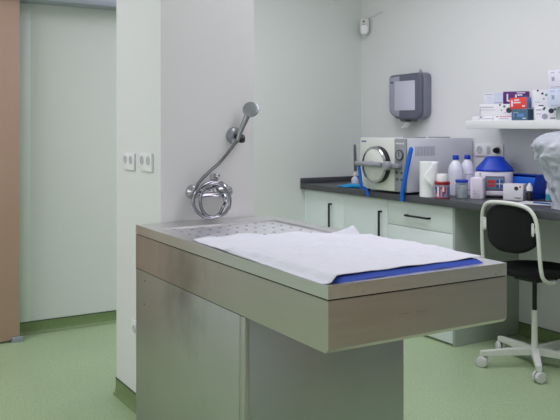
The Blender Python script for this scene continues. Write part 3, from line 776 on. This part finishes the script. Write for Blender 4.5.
# ------------------------------------------------------------------ towel dispenser, sensor
ds = thing('towel_dispenser', 'smoky grey wall towel dispenser with a paper window on the back wall', 'dispenser', (-4.437, YB, 1.572))
ds.scale = (.90, .9, .87)
def outline(g):
    return [(x*g, z*g) for x, z in [(-.205, .165), (-.195, .19), (-.17, .202), (.17, .208), (.198, .195), (.208, .165), (.208, -.13), (.200, -.155), (.175, -.180), (.12, -.198), (-.06, -.198), (-.11, -.190), (-.17, -.150), (-.195, -.128), (-.203, -.09)]]
obj('back_case', MB().prism(outline(1.0), .085, .012, 0, T(0, -.0005, 0) @ rot(PI/2), 3), 'smoke', ds)
fc = obj('front_cover', MB().prism(outline(.985), .035, .016, 0, T(0, -.0856, 0) @ rot(PI/2), 3), 'smoke_dark', ds)
obj('pale_side', MB().prism([(-.188, .15), (-.175, .178), (-.055, .184), (-.055, -.165), (-.10, -.165), (-.155, -.135), (-.182, -.10)], .004, .0015, 0, T(0, -.1204, 0) @ rot(PI/2)), 'smoke_light', fc)  # paler panel over the left of the front cover
obj('paper_window', MB().prism(rrect(.255, .255, .006, 3, .012, .012), .005, .0015, 0, T(0, -.1204, 0) @ rot(PI/2)), 'paper_in', fc)
obj('logo_mark', MB().box(-.165, -.135, -.1262, -.1243, .125, .14), 'label_blue', fc)
obj('chute', MB().prism([(-.075, .0), (.10, 0), (.085, -.028), (-.05, -.028)], .06, .006, 0, T(0.0, -.052, -.185) @ rot(PI/2)), 'dark_grey', ds)
obj('lever', MB().box(.02, .075, -.135, -.11, -.215, -.198, .004), 'black', ds)
def tissue(u, v):
    return Vector((-.055+.07*u+.012*math.sin(5*v), -.085+.012*math.sin(6*u+4*v), -.208-.065*v+.012*abs(u-.5)*v))
tp = obj('paper_towel', MB().grid(tissue, 8, 8), 'paper', ds); md = tp.modifiers.new('thick', 'SOLIDIFY'); md.thickness = .001
obj('key_hook', MB().box(.09, .096, -.03, -.01, .206, .236, .001), 'rail', ds)

sn = thing('motion_sensor', 'small white motion sensor mounted high in the wall corner', 'sensor', (-5.003, 3.888, 2.172), math.radians(45))
obj('sensor_body', MB().prism(rrect(.078, .145, .034, 6), .045, .010, 0, T(0, .02, 0) @ rot(PI/2), 3), 'pir', sn)
obj('lens', MB().prism(rrect(.056, .072, .02, 5), .006, .003, 0, T(0, -.0255, -.028) @ rot(PI/2)), 'white_plastic', sn)
obj('eye', MB().lathe([(.008, 0), (.007, .003), (0, .004)], (-.004, -.0255, .038), (0, -1, 0), 14), 'black', sn)
obj('indicator', MB().lathe([(.006, 0), (.005, .002), (0, .003)], (-.004, -.0255, .014), (0, -1, 0), 14), 'grey_plastic', sn)
obj('mount', MB().box(-.02, .02, .0205, .035, -.03, .05, .003), 'pir', sn)
o = obj('sensor_cable', MB().tube([(-5.0, YB-.004, 2.238), (-4.96, YB-.004, 2.25), (-4.91, YB-.004, 2.255), (-4.86, YB-.004, 2.268), (-4.82, YB-.004, 2.272)], .0025, n=8), 'pir')
tag(o, 'thin pale cable running right from the motion sensor along the wall', 'cable')

# ------------------------------------------------------------------ swivel chair
ch = thing('swivel_chair', 'black swivel chair with a white tube back frame and white star base', 'chair', (-2.934, 3.488, 0), math.radians(0))
def disc(z, r, dish=0.0):
    pass
m = MB(); m.lathe([(0, .512), (.10, .512), (.185, .522), (.203, .536), (.205, .550), (.198, .562), (.17, .564), (.09, .556), (0, .552)], n=48)
obj('seat', m, 'fabric', ch)
W = .195
pts = [(.02, .10, .505), (-.10, .02, .505), (-W+.02, -.05, .506), (-W-.006, -.12, .512), (-W-.010, -.178, .545), (-W-.008, -.196, .62), (-W-.006, -.203, .70), (-W-.002, -.208, .78), (-W+.006, -.214, .85), (-W+.032, -.224, .900),
       (-W+.085, -.238, .926), (0, -.250, .934)]
full = pts + [(-x, y, z) for x, y, z in reversed(pts[:-1])]
obj('back_frame', MB().tube(full, 0.0108, n=12, smooth=5), 'white_metal', ch)
# padded backrest between the tubes, wrapping round the sitter
def back(u, v, off):
    a = 2*u-1
    top = .918-.075*abs(a)**3.2; bot = .658+.065*abs(a)**3.2
    z = bot+(top-bot)*v
    x = a*(W-.012)*(1-.03*(1-v))
    y = -.225+.045*a*a-.045*(z-.79)*1.0
    edge = min(1, min(u, 1-u)/.07, min(v, 1-v)/.10)
    t_ = .016*math.sqrt(max(0, 1-(1-edge)**2))
    return Vector((x, y+off*t_, z))
m = MB(); m.grid(lambda u, v: back(u, v, 1), 28, 22); m.grid(lambda u, v: back(u, v, -1), 28, 22)
bmesh.ops.remove_doubles(m.bm, verts=m.bm.verts, dist=1e-5); bmesh.ops.recalc_face_normals(m.bm, faces=m.bm.faces)
obj('backrest', m, 'fabric', ch, angle=60)
for s_ in (-1, 1):
    m = MB(); m.prism([(0, -.03), (.018, -.036), (.03, -.03), (.032, -.012), (.012, -.008), (.010, .008), (.032, .012), (.03, .03), (.018, .036), (0, .03)] if False else rrect(.022, .072, .010, 4), .004, .0012, 0, T(s_*(W-.024), -.2155, .80) @ rot(PI/2, 0, -s_*.30))
    m.box(min(s_*(W-.02), s_*(W+.004)), max(s_*(W-.02), s_*(W+.004)), -.214, -.207, .782, .812, .002)
    br = obj('frame_bracket', m, 'white_metal', ch)
    for dz in (-.026, .026):
        obj('screw', MB().lathe([(.004, 0), (.003, .002), (0, .0025)], (s_*(W-.026), -.2195, .80+dz), (0, -1, 0), 10), 'grey_plastic', br)
obj('seat_plate', MB().box(-.08, .08, -.08, .10, .485, .5115, .006), 'black', ch)
obj('gas_lift', MB().cyl((0, 0, .30), (0, 0, .4848), .0125, n=20), 'black', ch)
obj('column', MB().lathe([(.026, .062), (.021, .10), (.0175, .13), (.0165, .315), (.013, .316)], n=24), 'white_metal', ch)
R = .300
base_a = math.atan2(3.193-3.473, -3.064+2.94)-.065
for k in range(5):
    a = base_a + 2*PI*k/5
    mx = rot(0, 0, a)
    m = MB()
    tmp = bmesh.new(); sec = []
    for r_, w_, z0, z1 in ((.015, .021, .064, .104), (.16, .018, .063, .099), (R+.012, .0145, .062, .090)):
        sec.append([tmp.verts.new(mx @ Vector(p)) for p in ((r_, -w_, z0), (r_, w_, z0), (r_, w_, z1), (r_, -w_, z1))])
    for A_, B2 in zip(sec[:-1], sec[1:]):
        for i in range(4): tmp.faces.new((A_[i], A_[(i+1) % 4], B2[(i+1) % 4], B2[i]))
    tmp.faces.new(sec[0]); tmp.faces.new(sec[-1]); bmesh.ops.recalc_face_normals(tmp, faces=tmp.faces)
    bmesh.ops.bevel(tmp, geom=tmp.edges[:], offset=.003, segments=2, affect='EDGES')
    m.add(tmp); obj('star_leg', m, 'white_metal', ch)
    c0 = Vector((R*math.cos(a), R*math.sin(a), 0)); wd = Vector((math.cos(a+[.9, .55, 1.9, .3, 1.2][k]), math.sin(a+[.9, .55, 1.9, .3, 1.2][k]), 0))
    ca = obj('caster', MB().cyl(c0+Vector((0, 0, .045)), c0+Vector((0, 0, .0625)), .008, n=12).cyl(c0-wd*.006+Vector((0, 0, .031)), c0+wd*.006+Vector((0, 0, .031)), .022, n=20), 'caster_tread', ch)
    for s_ in (-1, 1):
        obj('wheel', MB().lathe([(.0305, 0), (.031, .002), (.031, .013), (.027, .018), (.010, .020), (0, .020)], c0+wd*(.0065*s_)+Vector((0, 0, .031)), wd*s_, 24), 'caster', ca)

# ------------------------------------------------------------------ light
def area(name, loc, size, power, col=(1, 1, 1), rotv=(0, 0, 0)):
    l = bpy.data.lights.new(name, 'AREA'); l.shape = 'RECTANGLE'; l.size, l.size_y = size; l.energy = power; l.color = col
    o = bpy.data.objects.new(name, l); C.objects.link(o); o.location = loc; o.rotation_euler = rotv; return o
LC = (1, .965, 1.10)
area('ceiling_lamp', (-3.45, 2.6, ZC-.02), (1.6, .6), 22, LC)
area('ceiling_lamp', (-1.9, 2.1, ZC-.02), (1.4, .6), 16, LC)
area('ceiling_lamp', (-.5, 2.4, ZC-.02), (.6, .6), 11, LC)
area('ceiling_lamp', (-4.1, -.3, ZC-.02), (1.4, .7), 27, LC)
area('front_fill_light', (-1.6, YF+.02, 1.75), (3.2, 1.6), 31, (.95, .97, 1.05), (-PI/2, 0, 0))  # unseen fill lamp, added to brighten faces turned to the front wall
wd = bpy.data.worlds.new('World'); S.world = wd; wd.use_nodes = True
wd.node_tree.nodes['Background'].inputs['Color'].default_value = (.9, .95, 1, 1)
wd.node_tree.nodes['Background'].inputs['Strength'].default_value = .3

# ------------------------------------------------------------------ camera
cam = bpy.data.cameras.new('camera'); co = bpy.data.objects.new('camera', cam); C.objects.link(co)
co.location = (0, 0, EYE)
co.rotation_euler = (PI/2, 0, math.atan2(.8522, .5232))
cam.sensor_width = 36; cam.lens = 36*766/560
cam.shift_y = -(210-126.5)/560
cam.clip_start = .02
S.camera = co
S.view_settings.view_transform = 'Standard'
try: S.view_settings.look = 'None'
except Exception: pass
S.view_settings.gamma = 1.0
S.view_settings.use_curve_mapping = False
S.view_settings.exposure = 0.0
S.cycles.use_denoising = True
S.cycles.max_bounces = 10
S.cycles.diffuse_bounces = 6
